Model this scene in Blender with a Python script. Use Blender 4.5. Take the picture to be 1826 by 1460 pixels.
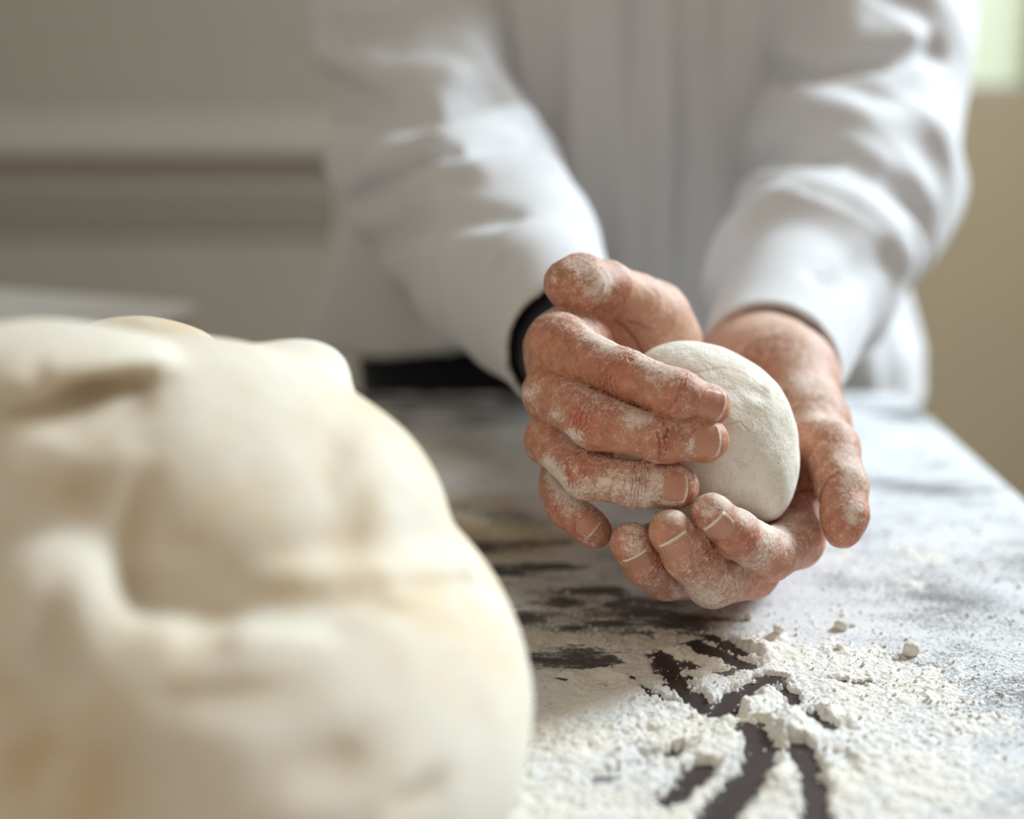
import bpy, math
import numpy as np

for o in list(bpy.data.objects):
    bpy.data.objects.remove(o, do_unlink=True)
sc = bpy.context.scene
COL = sc.collection

# ------------------------------------------------------------------ camera
TABLE_Z = 0.90
CAM_H = 0.229
CAM = np.array([0.0, 0.0, TABLE_Z + CAM_H])
PITCH = math.radians(14.1)
FPX = 50.0 / 36.0 * 1826.0
CP, SP = math.cos(PITCH), math.sin(PITCH)
FWD = np.array([0, CP, -SP]); DWN = np.array([0, -SP, -CP]); RGT = np.array([1.0, 0, 0])

cd = bpy.data.cameras.new('camera')
cam = bpy.data.objects.new('camera', cd)
COL.objects.link(cam)
cam.location = CAM.tolist()
cam.rotation_euler = (math.radians(90) - PITCH, 0, 0)
cd.lens = 50; cd.sensor_width = 36; cd.sensor_fit = 'HORIZONTAL'
cd.clip_start = 0.01; cd.clip_end = 50
cd.dof.use_dof = True
cd.dof.focus_distance = 0.538
cd.dof.aperture_fstop = 3.2
sc.camera = cam

# ------------------------------------------------------------------ world, light, exposure
w = bpy.data.worlds.new('world'); sc.world = w
w.use_nodes = True
wn = w.node_tree
bgn = wn.nodes['Background']
bgn.inputs[0].default_value = (1.0, 0.86, 0.72, 1)
bgn.inputs[1].default_value = 0.39

def area(name, loc, target, sx, sy, power, color):
    l = bpy.data.lights.new(name, 'AREA')
    l.shape = 'RECTANGLE'; l.size = sx; l.size_y = sy
    l.energy = power; l.color = color
    o = bpy.data.objects.new(name, l); COL.objects.link(o)
    o.location = loc
    d = np.array(target, float) - np.array(loc, float)
    from mathutils import Vector
    o.rotation_euler = Vector(d.tolist()).to_track_quat('-Z', 'Y').to_euler()
    return o
area('window_light_right', (1.62, 1.52, 2.18), (0.1, 0.7, 0.95), 0.6, 0.6, 80, (0.79, 0.915, 1.0))
area('fill_light_rear', (1.66, 2.72, 1.95), (-0.35, 0.95, 0.95), 0.35, 0.6, 10, (0.85, 0.93, 1.0))  # added fill for the container and jacket edge, not a known window
area('fill_light_front', (-.9, -0.9, 2.2), (0.1, 0.8, 1.0), 1.6, 1.2, 5, (1.0, 0.85, 0.70))  # added warm fill from the camera side, no window there

sc.view_settings.view_transform = 'Standard'
sc.view_settings.look = 'None'
sc.view_settings.gamma = 1.0
sc.view_settings.use_curve_mapping = False
sc.view_settings.exposure = 0.0
sc.cycles.use_denoising = True
sc.cycles.max_bounces = 6

# ------------------------------------------------------------------ helpers
def P(px, py, d):
    """point seen at pixel (px, py) of the photograph at depth d metres"""
    return CAM + d * (FWD + (px - 913) / FPX * RGT + (py - 730) / FPX * DWN)

def T(px, py):
    """point of the table top seen at that pixel"""
    r = FWD + (px - 913) / FPX * RGT + (py - 730) / FPX * DWN
    return (CAM + r * (-CAM_H / r[2]))[:2]

def R(rpx, d):
    return rpx * d / FPX

RS = np.random.RandomState(7)
_perm = RS.permutation(256); _perm = np.concatenate([_perm] * 3)
_val = RS.rand(256).astype(np.float32) * 2 - 1

def vnoise(x, y, z=None):
    x = np.asarray(x, np.float32); y = np.asarray(y, np.float32)
    z = np.zeros_like(x) if z is None else np.asarray(z, np.float32)
    xi = np.floor(x).astype(np.int64); yi = np.floor(y).astype(np.int64); zi = np.floor(z).astype(np.int64)
    xf = x - xi; yf = y - yi; zf = z - zi
    u = xf * xf * (3 - 2 * xf); v = yf * yf * (3 - 2 * yf); ww = zf * zf * (3 - 2 * zf)
    def h(a, b, c):
        return _val[_perm[_perm[_perm[a & 255] + (b & 255)] + (c & 255)]]
    def lerp(a, b, t): return a + (b - a) * t
    r = []
    for dz in (0, 1):
        a = lerp(h(xi, yi, zi + dz), h(xi + 1, yi, zi + dz), u)
        b = lerp(h(xi, yi + 1, zi + dz), h(xi + 1, yi + 1, zi + dz), u)
        r.append(lerp(a, b, v))
    return lerp(r[0], r[1], ww)

def fbm(x, y, z=None, oct=4, gain=0.5):
    s = 0; a = 1; t = 0; f = 1
    for i in range(oct):
        s = s + a * vnoise(np.asarray(x) * f + 17.3 * i, np.asarray(y) * f + 5.1 * i,
                           None if z is None else np.asarray(z) * f + 9.7 * i)
        t += a; a *= gain; f *= 2.03
    return s / t

def sstep(a, b, x):
    t = np.clip((x - a) / (b - a), 0, 1)
    return t * t * (3 - 2 * t)

# --- signed distances, p is (..., 3) float32
def cone(p, a, b, ra, rb):
    """tapered capsule (blend of radius along the axis)"""
    a = np.asarray(a, np.float32); b = np.asarray(b, np.float32)
    ab = b - a; L2 = float(ab @ ab)
    pa = p - a
    t = np.clip((pa @ ab) / L2, 0, 1)
    q = pa - t[..., None] * ab
    return np.sqrt((q * q).sum(-1)) - (ra + (rb - ra) * t)

def ell(p, c, r):
    c = np.asarray(c, np.float32); r = np.asarray(r, np.float32)
    q = (p - c) / r
    k0 = np.sqrt((q * q).sum(-1)) + 1e-9
    q2 = q / r
    k1 = np.sqrt((q2 * q2).sum(-1)) + 1e-9
    return k0 * (k0 - 1) / k1

def smin(a, b, k):
    h = np.maximum(k - np.abs(a - b), 0) / k
    return np.minimum(a, b) - h * h * k * 0.25

def smax(a, b, k): return -smin(-a, -b, k)

def surface_net(f, lo, hi, h, slack=.004):
    """mesh of f = 0 on a regular grid: vertices, quads"""
    lo = np.asarray(lo, float); hi = np.asarray(hi, float)
    n = np.ceil((hi - lo) / h).astype(int) + 1
    B = 8
    nb = -(-n // B)
    D = np.empty(nb * B, np.float32)
    cen = np.stack(np.meshgrid(*[lo[i] + h * (B * np.arange(nb[i]) + (B - 1) / 2) for i in range(3)], indexing='ij'), -1).reshape(-1, 3)
    dc = f(cen.astype(np.float32))
    act = np.abs(dc) < h * B * .866 * 1.35 + slack
    Dv = D.reshape(nb[0], B, nb[1], B, nb[2], B)
    Dv[:] = np.where(dc < 0, -1.0, 1.0).reshape(nb)[:, None, :, None, :, None]
    ids = np.argwhere(act.reshape(nb))
    off = np.stack(np.meshgrid(*[h * np.arange(B)] * 3, indexing='ij'), -1).reshape(-1, 3)
    for k0 in range(0, len(ids), 1500):
        q = ids[k0:k0 + 1500]
        p = ((lo + h * B * q)[:, None, :] + off[None]).astype(np.float32)
        r = f(p.reshape(-1, 3)).reshape(len(q), B, B, B)
        Dv[q[:, 0], :, q[:, 1], :, q[:, 2], :] = r
    D = D[:n[0], :n[1], :n[2]]
    S = D < 0
    c = [S[dx:n[0] - 1 + dx, dy:n[1] - 1 + dy, dz:n[2] - 1 + dz] for dx in (0, 1) for dy in (0, 1) for dz in (0, 1)]
    cnt = sum(q.astype(np.int8) for q in c)
    cells = np.argwhere((cnt > 0) & (cnt < 8))
    idx = -np.ones([n[0] - 1, n[1] - 1, n[2] - 1], np.int64)
    idx[cells[:, 0], cells[:, 1], cells[:, 2]] = np.arange(len(cells))
    corners = np.array([(dx, dy, dz) for dx in (0, 1) for dy in (0, 1) for dz in (0, 1)])
    V = np.stack([D[cells[:, 0] + q[0], cells[:, 1] + q[1], cells[:, 2] + q[2]] for q in corners], 1)
    acc = np.zeros((len(cells), 3)); m = np.zeros(len(cells))
    for i in range(8):
        for j in range(i + 1, 8):
            if np.abs(corners[i] - corners[j]).sum() == 1:
                a, b = V[:, i], V[:, j]
                s = (a < 0) != (b < 0)
                t = np.where(s, a / np.where(s, a - b, 1), 0)
                pt = corners[i] + t[:, None] * (corners[j] - corners[i])
                acc += np.where(s[:, None], pt, 0); m += s
    verts = lo + h * (cells + acc / m[:, None])
    quads = []
    for axis in range(3):
        sl0 = [slice(None)] * 3; sl1 = [slice(None)] * 3
        sl0[axis] = slice(0, n[axis] - 1); sl1[axis] = slice(1, n[axis])
        e = S[tuple(sl0)] != S[tuple(sl1)]
        o1, o2 = [(1, 2), (2, 0), (0, 1)][axis]
        E = np.argwhere(e)
        ok = (E[:, o1] > 0) & (E[:, o2] > 0) & (E[:, o1] < n[o1] - 1) & (E[:, o2] < n[o2] - 1)
        E = E[ok]
        def at(d1, d2):
            q = E.copy(); q[:, o1] -= d1; q[:, o2] -= d2
            return idx[q[:, 0], q[:, 1], q[:, 2]]
        F = np.stack([at(1, 1), at(0, 1), at(0, 0), at(1, 0)], 1)
        flip = ~S[E[:, 0], E[:, 1], E[:, 2]]
        F[flip] = F[flip][:, ::-1]
        quads.append(F)
    return verts, np.concatenate(quads)

def mesh_obj(name, verts, faces, mat, parent=None, origin=None, smooth=True, attrs=None):
    org = np.zeros(3) if origin is None else np.asarray(origin, float)
    verts = np.asarray(verts, float)
    me = bpy.data.meshes.new(name)
    if isinstance(faces, np.ndarray):
        nf, k = faces.shape
        me.vertices.add(len(verts)); me.vertices.foreach_set('co', (verts - org).astype(np.float32).ravel())
        me.loops.add(nf * k); me.loops.foreach_set('vertex_index', faces.astype(np.int32).ravel())
        me.polygons.add(nf)
        me.polygons.foreach_set('loop_start', np.arange(0, nf * k, k, dtype=np.int32))
        me.polygons.foreach_set('loop_total', np.full(nf, k, np.int32))
        me.update(calc_edges=True); me.validate()
    else:
        me.from_pydata((verts - org).tolist(), [], [list(f) for f in faces])
        me.update()
    me.polygons.foreach_set('use_smooth', [smooth] * len(me.polygons))
    for k_, v_ in (attrs or {}).items():
        a = me.attributes.new(k_, 'FLOAT', 'POINT')
        a.data.foreach_set('value', np.asarray(v_, np.float32))
    if mat: me.materials.append(mat)
    o = bpy.data.objects.new(name, me); COL.objects.link(o)
    if parent is not None:
        o.parent = parent
    else:
        o.location = org.tolist()
    return o

def subdivide(V, Q):
    """one Catmull-Clark-like split without moving the old corners much"""
    E = np.concatenate([Q[:, [0, 1]], Q[:, [1, 2]], Q[:, [2, 3]], Q[:, [3, 0]]])
    Es = np.sort(E, 1)
    U, inv = np.unique(Es, axis=0, return_inverse=True)
    inv = inv.reshape(4, len(Q))
    n = len(V)
    Fc = V[Q].mean(1)
    Em = V[U].mean(1)
    fs = np.zeros((len(U), 3)); fn = np.zeros(len(U))
    for k in range(4):
        np.add.at(fs, inv[k], Fc); np.add.at(fn, inv[k], 1)
    Em = np.where((fn >= 2)[:, None], (V[U].sum(1) + fs) / (2 + fn)[:, None], Em)
    vs = np.zeros((n, 3)); vn = np.zeros(n); es = np.zeros((n, 3)); en = np.zeros(n)
    for k in range(4):
        np.add.at(vs, Q[:, k], Fc); np.add.at(vn, Q[:, k], 1)
    mid = V[U].mean(1)
    for k in range(2):
        np.add.at(es, U[:, k], mid); np.add.at(en, U[:, k], 1)
    m = np.maximum(vn, 1)[:, None]
    nv = (vs / m + 2 * es / np.maximum(en, 1)[:, None] + (m - 3) * V) / m
    nv = np.where((vn >= 3)[:, None], nv, V)
    V2 = np.concatenate([nv, Em, Fc])
    e = inv + n; c = np.arange(len(Q)) + n + len(U)
    F = np.concatenate([np.stack([Q[:, k], e[k], c, e[(k - 1) % 4]], 1) for k in range(4)])
    return V2, F

def normals(V, Q):
    a = V[Q[:, 2]] - V[Q[:, 0]]; b = V[Q[:, 3]] - V[Q[:, 1]]
    fn = np.cross(a, b)
    N = np.zeros_like(V)
    for k in range(4): np.add.at(N, Q[:, k], fn)
    return N / (np.linalg.norm(N, axis=1)[:, None] + 1e-12)

def box(name, c, s, mat, parent=None, bevel=0.0, origin=None):
    """box of centre c, size s, with chamfered edges"""
    import bmesh
    bm = bmesh.new()
    bmesh.ops.create_cube(bm, size=1.0)
    for v in bm.verts:
        v.co.x *= s[0]; v.co.y *= s[1]; v.co.z *= s[2]
    if bevel:
        bmesh.ops.bevel(bm, geom=list(bm.edges), offset=bevel, segments=3, profile=0.6, affect='EDGES')
    me = bpy.data.meshes.new(name); bm.to_mesh(me); bm.free()
    me.materials.append(mat)
    for p_ in me.polygons: p_.use_smooth = False
    o = bpy.data.objects.new(name, me); COL.objects.link(o)
    org = np.zeros(3) if origin is None else np.asarray(origin, float)
    o.location = (np.asarray(c, float) - org).tolist()
    if parent is not None: o.parent = parent
    return o

def empty(name, loc, label=None, cat=None, group=None):
    o = bpy.data.objects.new(name, None); COL.objects.link(o)
    o.location = [float(v) for v in loc]; o.empty_display_size = 0.05
    tag(o, label, cat, group)
    return o

def tag(o, label=None, cat=None, group=None, kind=None):
    if label: o['label'] = label
    if cat: o['category'] = cat
    if group: o['group'] = group
    if kind: o['kind'] = kind
    return o

# ------------------------------------------------------------------ materials
class NT:
    def __init__(self, name):
        self.m = bpy.data.materials.new(name); self.m.use_nodes = True
        self.t = self.m.node_tree; self.b = self.t.nodes['Principled BSDF']
    def n(self, typ, ins=None, **kw):
        nd = self.t.nodes.new(typ)
        for k, v in kw.items(): setattr(nd, k, v)
        for k, v in (ins or {}).items():
            if isinstance(v, bpy.types.NodeSocket): self.t.links.new(v, nd.inputs[k])
            else: nd.inputs[k].default_value = v
        return nd
    def math(self, op, a, b=None, c=None, clamp=False):
        ins = {0: a}
        if b is not None: ins[1] = b
        if c is not None: ins[2] = c
        nd = self.n('ShaderNodeMath', ins, operation=op); nd.use_clamp = clamp
        return nd.outputs[0]
    def coord(self): return self.n('ShaderNodeTexCoord').outputs['Object']
    def noise(self, scale, detail=3, rough=0.5, vec=None, dist=0.0):
        ins = {'Scale': scale, 'Detail': detail, 'Roughness': rough, 'Distortion': dist}
        ins['Vector'] = vec if vec is not None else self.coord()
        return self.n('ShaderNodeTexNoise', ins).outputs[0]
    def ramp(self, fac, a, b):
        nd = self.n('ShaderNodeMapRange', {0: fac, 1: a, 2: b}); nd.interpolation_type = 'SMOOTHSTEP'
        return nd.outputs[0]
    def mix(self, fac, a, b):
        nd = self.t.nodes.new('ShaderNodeMix'); nd.data_type = 'RGBA'
        for k, v in ((0, fac), (6, a), (7, b)):
            if isinstance(v, bpy.types.NodeSocket): self.t.links.new(v, nd.inputs[k])
            else: nd.inputs[k].default_value = v
        return nd.outputs[2]
    def attr(self, name): return self.n('ShaderNodeAttribute', attribute_name=name).outputs['Fac']
    def set(self, k, v):
        if isinstance(v, bpy.types.NodeSocket): self.t.links.new(v, self.b.inputs[k])
        else: self.b.inputs[k].default_value = v
    def bump(self, h, strength, dist, prev=None):
        ins = {'Height': h, 'Strength': strength, 'Distance': dist}
        if prev is not None: ins['Normal'] = prev
        return self.n('ShaderNodeBump', ins).outputs[0]

def plain(name, col, rough=0.7, nscale=40, amp=0.06, bump=0.0, spec=0.3):
    m = NT(name)
    nz = m.noise(nscale, 4)
    c1 = tuple(min(1, v * (1 + amp)) for v in col) + (1,)
    c0 = tuple(v * (1 - amp) for v in col) + (1,)
    m.set('Base Color', m.mix(nz, c0, c1)); m.set('Roughness', rough); m.set('Specular IOR Level', spec)
    if bump: m.set('Normal', m.bump(nz, 0.4, bump))
    return m.m

def make_skin():
    m = NT('floured skin')
    vec = m.coord()
    fine = m.noise(2900, 2, 0.6, vec)
    grain = m.noise(1500, 3, 0.7, vec)
    mid = m.noise(260, 4, 0.6, vec)
    big = m.noise(60, 3, 0.5, vec)
    mid2 = m.noise(700, 3, 0.6, vec); fl = m.attr('flour'); cr = m.attr('crease'); red = m.attr('red'); pale = m.attr('pale')
    skin = m.mix(m.ramp(mid, 0.3, 0.7), (0.40, 0.158, 0.092, 1), (0.58, 0.26, 0.162, 1))
    skin = m.mix(m.math('MULTIPLY', red, m.ramp(big, 0.2, 0.7)), skin, (0.50, 0.135, 0.090, 1))
    skin = m.mix(m.math('MULTIPLY', pale, 0.8), skin, (0.70, 0.44, 0.32, 1))  # paler skin stands in for highlights, put into the colour
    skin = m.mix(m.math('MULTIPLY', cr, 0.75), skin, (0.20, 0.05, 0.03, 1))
    # flour caught as specks and streaks: threshold falls where more flour lies
    s1 = m.math('ADD', m.math('MULTIPLY', grain, 0.45), m.math('MULTIPLY', fine, 0.6))
    s1 = m.math('ADD', s1, m.math('MULTIPLY', m.math('SUBTRACT', mid2, 0.5), 0.5))
    s2 = m.math('ADD', s1, m.math('MULTIPLY', m.math('SUBTRACT', mid, 0.5), 0.32))
    s2 = m.math('ADD', s2, m.math('MULTIPLY', m.math('SUBTRACT', big, 0.5), 0.22))
    v = m.math('ADD', s2, m.math('MULTIPLY', m.math('SUBTRACT', m.math('MINIMUM', fl, 1.2), 0.5), 0.22))
    mask = m.math('MULTIPLY', m.ramp(v, 0.555, 0.625), 0.8)
    haze = m.math('MINIMUM', m.math('MULTIPLY', m.math('MULTIPLY', fl, fl), 0.26), 0.38)
    mask = m.math('MAXIMUM', mask, haze)
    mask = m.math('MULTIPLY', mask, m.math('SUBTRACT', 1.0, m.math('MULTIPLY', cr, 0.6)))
    m.set('Base Color', m.mix(mask, skin, (0.80, 0.71, 0.62, 1)))
    m.set('Roughness', m.math('ADD', 0.52, m.math('MULTIPLY', mask, 0.35)))
    m.set('Subsurface Weight', 0.25)
    m.set('Subsurface Radius', (1.0, 0.35, 0.2)); m.set('Subsurface Scale', 0.004)
    m.set('Specular IOR Level', 0.35)
    hb = m.bump(m.math('SUBTRACT', mask, m.math('MULTIPLY', cr, 0.9)), 0.55, 0.0004)
    vor = m.n('ShaderNodeTexVoronoi', {'Vector': vec, 'Scale': 900.0}, feature='DISTANCE_TO_EDGE').outputs['Distance']
    hb = m.bump(m.ramp(vor, 0.0, 0.25), 0.18, 0.00015, hb)
    m.set('Normal', hb)
    return m.m

def make_nail():
    m = NT('fingernail')
    vec = m.coord()
    g = m.noise(1500, 3, 0.6, vec); b = m.noise(300, 3, 0.5, vec)
    ed = m.attr('edge')
    v = m.math('ADD', m.math('ADD', m.math('MULTIPLY', g, 0.6), m.math('MULTIPLY', b, 0.4)), m.math('MULTIPLY', ed, 0.29))
    mask = m.math('MULTIPLY', m.ramp(v, 0.60, 0.68), 0.75)
    tip = m.attr('tip')
    base = m.mix(tip, (0.50, 0.235, 0.155, 1), (0.70, 0.50, 0.39, 1))
    m.set('Base Color', m.mix(mask, base, (0.82, 0.72, 0.60, 1)))
    m.set('Roughness', m.math('ADD', 0.38, m.math('MULTIPLY', mask, 0.5)))
    m.set('Subsurface Weight', 0.15); m.set('Subsurface Scale', 0.002)
    m.set('Normal', m.bump(mask, 0.5, 0.0003))
    return m.m

def make_ball():
    m = NT('floured dough')
    vec = m.coord()
    g = m.noise(1400, 3, 0.6, vec); b = m.noise(110, 5, 0.65, vec, 0.6)
    v = m.math('ADD', m.math('MULTIPLY', g, 0.5), m.math('MULTIPLY', b, 0.6))
    mask = m.ramp(v, 0.42, 0.62)
    cr = m.attr('crease')
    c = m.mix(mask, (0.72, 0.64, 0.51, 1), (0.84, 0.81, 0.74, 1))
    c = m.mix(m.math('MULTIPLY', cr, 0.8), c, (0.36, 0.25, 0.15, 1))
    m.set('Base Color', c); m.set('Roughness', 0.9); m.set('Specular IOR Level', 0.15)
    m.set('Subsurface Weight', 0.15); m.set('Subsurface Scale', 0.004); m.set('Subsurface Radius', (1, 0.7, 0.45))
    h = m.bump(v, 0.5, 0.0008)
    h = m.bump(m.noise(160, 4, 0.6, vec), 0.5, 0.0018, h)
    m.set('Normal', h)
    return m.m

def make_dough():
    m = NT('raw dough')
    vec = m.coord()
    b = m.noise(14, 4, 0.55, vec, 0.8); g = m.noise(120, 4, 0.6, vec)
    cr = m.attr('crease')
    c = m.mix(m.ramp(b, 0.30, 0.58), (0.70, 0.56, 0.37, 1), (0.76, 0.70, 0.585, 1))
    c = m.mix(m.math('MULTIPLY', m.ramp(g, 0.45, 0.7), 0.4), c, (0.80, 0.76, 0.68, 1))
    c = m.mix(m.math('MULTIPLY', cr, 0.6), c, (0.55, 0.38, 0.19, 1))  # tan: painted-in shade of crease, dents and back lump, plus the streaks
    m.set('Base Color', c); m.set('Roughness', 0.75); m.set('Specular IOR Level', 0.25)
    m.set('Subsurface Weight', 0.2); m.set('Subsurface Scale', 0.015); m.set('Subsurface Radius', (1, 0.75, 0.45))
    m.set('Normal', m.bump(m.noise(60, 4, 0.6, vec), 0.35, 0.002))
    return m.m

def make_flour():
    m = NT('flour')
    vec = m.coord()
    g = m.noise(900, 4, 0.65, vec); b = m.noise(30, 4, 0.6, vec)
    c = m.mix(m.ramp(b, 0.35, 0.7), (0.79, 0.78, 0.76, 1), (0.86, 0.81, 0.71, 1))
    c = m.mix(m.attr('warm'), c, (0.60, 0.47, 0.31, 1))
    m.set('Base Color', c); m.set('Roughness', 0.95); m.set('Specular IOR Level', 0.1)
    m.set('Normal', m.bump(g, 0.6, 0.0012))
    return m.m

def make_tabletop():
    m = NT('dusty dark tabletop')
    vec = m.coord()
    g = m.noise(1300, 3, 0.7, vec); f = m.noise(500, 4, 0.65, vec); b = m.noise(28, 4, 0.6, vec)
    d = m.attr('dust')
    v = m.math('ADD', m.math('MULTIPLY', g, 0.45), m.math('MULTIPLY', f, 0.55))
    v = m.math('ADD', v, m.math('MULTIPLY', m.math('SUBTRACT', b, 0.5), 0.35))
    v = m.math('ADD', v, m.math('MULTIPLY', m.math('SUBTRACT', d, 0.5), 0.55))
    mask = m.math('MULTIPLY', m.ramp(v, 0.46, 0.68), 0.95)
    mask = m.math('MAXIMUM', mask, m.math('MULTIPLY', m.math('MULTIPLY', d, d), 0.50))
    c = m.mix(m.attr('warm'), (0.72, 0.725, 0.735, 1), (0.52, 0.41, 0.255, 1))
    dark = m.mix(b, (0.030, 0.020, 0.019, 1), (0.055, 0.040, 0.038, 1))
    m.set('Base Color', m.mix(mask, dark, c))
    m.set('Roughness', m.math('ADD', 0.45, m.math('MULTIPLY', mask, 0.45)))
    m.set('Specular IOR Level', 0.4)
    m.set('Normal', m.bump(mask, 0.5, 0.0006))
    return m.m

def make_cloth(name, col, dark=0.93):
    m = NT(name)
    vec = m.coord()
    wv = m.noise(700, 2, 0.5, vec); b = m.noise(8, 3, 0.5, vec)
    c = m.mix(b, tuple(v * dark for v in col) + (1,), tuple(col) + (1,))
    m.set('Base Color', c); m.set('Roughness', 0.9); m.set('Specular IOR Level', 0.15)
    m.set('Sheen Weight', 0.15)
    m.set('Normal', m.bump(wv, 0.2, 0.0005))
    return m.m

M_skin = make_skin(); M_nail = make_nail(); M_ball = make_ball(); M_dough = make_dough()
M_flour = make_flour(); M_top = make_tabletop()
M_jacket = make_cloth('white jacket cotton', (0.69, 0.685, 0.695))
M_navy = make_cloth('navy knit', (0.012, 0.018, 0.035))
M_black = make_cloth('black trouser cotton', (0.010, 0.012, 0.018))
M_wall = plain('taupe wall paint', (0.39, 0.345, 0.275), 0.85, 6, 0.05)
M_wall_r = plain('tan wall paint', (0.46, 0.37, 0.245), 0.85, 6, 0.05)
M_trim = plain('painted moulding', (0.48, 0.435, 0.355), 0.7, 8, 0.04)
M_band = plain('dark taupe band', (0.28, 0.245, 0.19), 0.8, 8, 0.04)  # darker colour of the lower band across the back wall
M_floor = plain('kitchen floor tile', (0.30, 0.25, 0.19), 0.5, 4, 0.1)
M_ceil = plain('ceiling paint', (0.7, 0.68, 0.64), 0.9, 5, 0.03)
M_leg = plain('dark painted steel', (0.04, 0.035, 0.035), 0.4, 30, 0.1)
M_white = plain('white enamel', (0.88, 0.90, 0.92), 0.45, 20, 0.04)
M_hair = plain('dark hair', (0.03, 0.018, 0.012), 0.6, 200, 0.4)
M_eye = plain('eye', (0.75, 0.73, 0.7), 0.2, 20, 0.03)

# ------------------------------------------------------------------ room
def structure(o): o['kind'] = 'structure'; return o
XL, XR, YB, YF, ZC = -1.32, 1.75, 3.0, -1.6, 2.7
structure(box('floor', ((XL + XR) / 2, (YB + YF) / 2, -0.05), (XR - XL, YB - YF, 0.1), M_floor))
structure(box('ceiling', ((XL + XR) / 2, (YB + YF) / 2 + 0.9, ZC + 0.05), (XR - XL, YB - YF - 1.8, 0.1), M_ceil))
structure(box('wall_left', (XL - 0.05, (YB + YF) / 2, ZC / 2), (0.1, YB - YF, ZC), M_wall))
# back wall: a tan stretch at the right with a window opening, taupe panelling at the left
WX0, WX1, WZ0, WZ1 = 0.88, 1.115, 1.045, 2.1
XS = 0.45
structure(box('wall_back', ((XL + XS) / 2, YB + 0.05, ZC / 2), (XS - XL, 0.1, ZC), M_wall))
wb = box('wall_back', ((XS + WX0) / 2, YB + 0.05, ZC / 2), (WX0 - XS, 0.1, ZC), M_wall_r); structure(wb)
for (x0, x1, z0, z1) in ((WX0, XR, 0, WZ0), (WX0, XR, WZ1, ZC), (WX1, XR, WZ0, WZ1)):
    structure(box('wall_back', ((x0 + x1) / 2, YB + 0.05, (z0 + z1) / 2), (x1 - x0, 0.1, z1 - z0), M_wall_r))
for (z, hh, dp, nm) in ((0.965, 0.085, 0.05, 'trim_1'), (0.805, 0.09, 0.012, 'trim_2')):
    structure(box(nm, ((XL + XS) / 2, YB - dp / 2, z), (XS - XL, dp, hh), M_trim if nm == 'trim_1' else M_band, bevel=0.004))
structure(box('baseboard_back', ((XL + XR) / 2, YB - 0.01, 0.06), (XR - XL, 0.02, 0.12), M_trim, bevel=0.004))
# window in the back wall, daylit outside
win = empty('window_1', ((WX0 + WX1) / 2, YB, WZ0)); win['kind'] = 'structure'
wc = np.array([(WX0 + WX1) / 2, YB, WZ0])
for nm, c, s in (('window_frame', (WX0 + 0.02, YB + 0.05, (WZ0 + WZ1) / 2), (0.04, 0.06, WZ1 - WZ0)),
                 ('window_frame', (WX1 - 0.02, YB + 0.05, (WZ0 + WZ1) / 2), (0.04, 0.06, WZ1 - WZ0)),
                 ('window_sill', ((WX0 + WX1) / 2, YB + 0.05, WZ0 + 0.01), (WX1 - WX0, 0.05, 0.02))):
    box(nm, c, s, M_trim, parent=win, origin=wc, bevel=0.003)
mg = NT('window daylight'); mg.set('Base Color', (0.5, 0.55, 0.45, 1))
gcol = mg.mix(mg.ramp(mg.noise(2.5, 2), 0.35, 0.65), (0.50, 0.56, 0.40, 1), (0.66, 0.72, 0.58, 1))
mg.set('Emission Color', gcol); mg.set('Emission Strength', 0.85)
gp = box('pane', ((WX0 + WX1) / 2, YB + 0.09, (WZ0 + WZ1) / 2), (WX1 - WX0, 0.01, WZ1 - WZ0), mg.m, parent=win, origin=wc)
# right wall with a large window opening (the window that lights the table)
RY0, RY1, RZ0, RZ1 = 0.9, 2.92, 1.1, 2.4  # rear stretch of the opening added to suit the rear fill lamp
for (y0, y1, z0, z1) in ((YF, RY0, 0, ZC), (RY1, YB, 0, ZC), (RY0, RY1, 0, RZ0), (RY0, RY1, RZ1, ZC)):
    structure(box('wall_right', (XR + 0.05, (y0 + y1) / 2, (z0 + z1) / 2), (0.1, y1 - y0, z1 - z0), M_wall_r))
win2 = empty('window_2', (XR, (RY0 + RY1) / 2, RZ0)); win2['kind'] = 'structure'
wc2 = np.array([XR, (RY0 + RY1) / 2, RZ0])
for yy in (RY0 + 0.02, 2.35, RY1 - 0.02):
    box('window_frame', (XR + 0.03, yy, (RZ0 + RZ1) / 2), (0.05, 0.04, RZ1 - RZ0), M_trim, parent=win2, origin=wc2, bevel=0.003)
for zz in (RZ0 + 0.02, RZ1 - 0.02):
    box('window_frame', (XR + 0.03, (RY0 + RY1) / 2, zz), (0.05, RY1 - RY0 - 0.08, 0.04), M_trim, parent=win2, origin=wc2, bevel=0.003)

# ------------------------------------------------------------------ table
TX0, TX1, TY0, TY1 = -0.95, 0.270, 0.10, 0.957
tbl = empty('work_table', ((TX0 + TX1) / 2, (TY0 + TY1) / 2, 0),
            'long dark work table dusted all over with white flour, under the hands', 'table')
torg = np.array([(TX0 + TX1) / 2, (TY0 + TY1) / 2, 0])

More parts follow.
